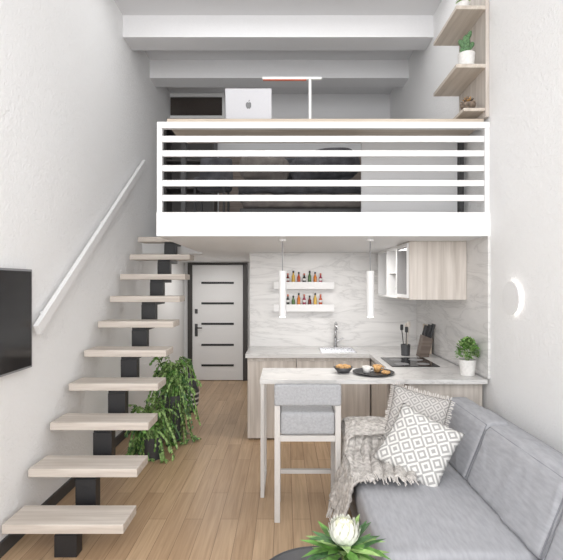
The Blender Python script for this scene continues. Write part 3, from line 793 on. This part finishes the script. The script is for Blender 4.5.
# ---------------------------------------------------------------- plants under the stairs
def bush(name, x, y, pot_r, pot_h, nfr, reach, hgt, label, mi, leafL=0.05, seed=1, potmat=M_potd, zmax=1.3, xlim=(-1.76, -0.9), asp=0.5, nl=3, ysc=1.0, zfac=0.75):
    rnd = random.Random(seed)
    r = root(name, (x, y, 0), label, 'potted plant')
    simple_pot(x, y, 0.001, pot_r*0.75, pot_r, pot_h, potmat, r)
    mb = MB(); ms = MB()
    for k in range(nfr):
        a_ = rnd.uniform(0, 6.283); L = reach*rnd.uniform(0.3, 1); h = hgt*rnd.uniform(0.2, 1); dr = rnd.uniform(0.2, 1.6)
        pts = []; tone = rnd.choice(mi)
        for t in range(13):
            q = t/12
            zz = pot_h*0.85+h*math.sin(min(q*1.6, 1.6))-dr*hgt*zfac*max(0, q-0.35)**1.3*1.8
            wob = 0.02*math.sin(q*7+k)
            px = x+math.cos(a_)*L*q+wob; py = y+math.sin(a_)*L*q*ysc
            pts.append(Vector((min(max(px, xlim[0]+0.02), xlim[1]), py, max(0.03, min(zz, zmax)))))
        ms.path([p.copy() for p in pts], 0.0025, 4)
        for t in range(1, 13):
            d = (pts[t]-pts[t-1])
            if d.length < 1e-4: continue
            d.normalize(); s_ = d.cross(Vector((0,0,1)))
            if s_.length < 1e-3: s_ = Vector((1, 0, 0))
            for sg in (-1, 1):
                for m_ in range(nl):
                    p = pts[t-1].lerp(pts[t], (m_+rnd.random())/nl)
                    dd = s_*sg+d*rnd.uniform(0.2, 0.9)+Vector((0, 0, rnd.uniform(-0.7, 0.3)))
                    mb.leaf(p, dd, leafL*rnd.uniform(0.6, 1.2), leafL*asp, mi=tone if rnd.random() < 0.6 else rnd.choice(mi), droop=0.25)
    mb.obj('foliage', [M_leaf, M_leaf2, M_leaf3], r)
    ms.obj('stems', M_stem, r)
    return r
bush('potted_fern', -1.30, 4.40, 0.12, 0.22, 80, 0.30, 0.50, 'lush trailing light green plant in a dark pot under the stairs', (0, 1, 1, 2), 0.042, 3, asp=0.5, nl=3, xlim=(-1.70, -0.95), ysc=0.8)
bush('potted_ivy', -1.22, 4.92, 0.13, 0.50, 110, 0.33, 0.74, 'tall loose trailing green plant in a dark planter under the stairs', (0, 1, 2, 1), 0.042, 5, zmax=1.22, asp=0.5, nl=3, xlim=(-1.66, -0.93), ysc=0.7, zfac=1.0)
r = root('floor_vase', (-1.27, 6.0, 0), 'dark patterned floor vase near the entrance hall', 'vase')
MB().lathe(-1.27, 6.0, [(0.07,0.001),(0.115,0.1),(0.125,0.28),(0.08,0.42),(0.06,0.47),(0.07,0.50),(0.06,0.50)], 28).obj('vase_body', M_potd, r, smooth=True)
for k in range(3):
    z = 0.11+0.065*k; MB().lathe(-1.27, 6.0, [(0.1175+0.0035*k, z), (0.1195+0.0035*k, z+0.025)], 28).obj('vase_band', M_pot, r)

# ---------------------------------------------------------------- lights
def area(name, loc, rot, sx, sy, e, c=(1,1,1)):
    l = bpy.data.lights.new(name, 'AREA'); l.shape = 'RECTANGLE'; l.size = sx; l.size_y = sy; l.energy = e; l.color = c
    o = bpy.data.objects.new(name, l); o.location = loc; o.rotation_euler = rot; COL.objects.link(o); return o
area('window_light', (0.1, -1.3, 2.6), (math.radians(90), 0, 0), 3.2, 3.8, 170, (1.0, 0.995, 0.99))
area('kitchen_fill', (0.5, 4.55, 2.05), (0, 0, 0), 1.0, 0.3, 12, (1, 0.97, 0.94))  # added fill under the slab to brighten the kitchen, no fitting modelled
area('hall_fill', (-1.1, 6.9, 2.05), (0, 0, 0), 0.5, 0.9, 9, (1, 0.97, 0.94))  # fill added to lift the hall by the door, not an actual lamp
area('loft_fill', (0.0, 4.2, 4.60), (0, 0, 0), 2.8, 0.8, 16)  # broad fill added below the ceiling to brighten the loft, no lamp hangs there
for x in (-0.02, 0.72):
    l = bpy.data.lights.new('pendant_spot', 'SPOT'); l.energy = 5; l.spot_size = 1.6; l.shadow_soft_size = 0.03; l.color = (1, 0.95, 0.88)
    o = bpy.data.objects.new('pendant_spot', l); o.location = (x, 3.8, 1.40); COL.objects.link(o)

w = bpy.data.worlds.new('World'); S.world = w; w.use_nodes = True
w.node_tree.nodes['Background'].inputs[0].default_value = (0.97, 0.98, 1, 1)
w.node_tree.nodes['Background'].inputs[1].default_value = 1.2

# ---------------------------------------------------------------- camera
cam = bpy.data.cameras.new('camera'); co = bpy.data.objects.new('camera', cam); COL.objects.link(co)
co.location = (0, 0, 1.7); co.rotation_euler = (math.radians(90), 0, 0)
cam.sensor_width = 36; cam.lens = 450/563*36
cam.shift_x = -3.5/563; cam.shift_y = 4/563
cam.clip_start = 0.05
S.camera = co
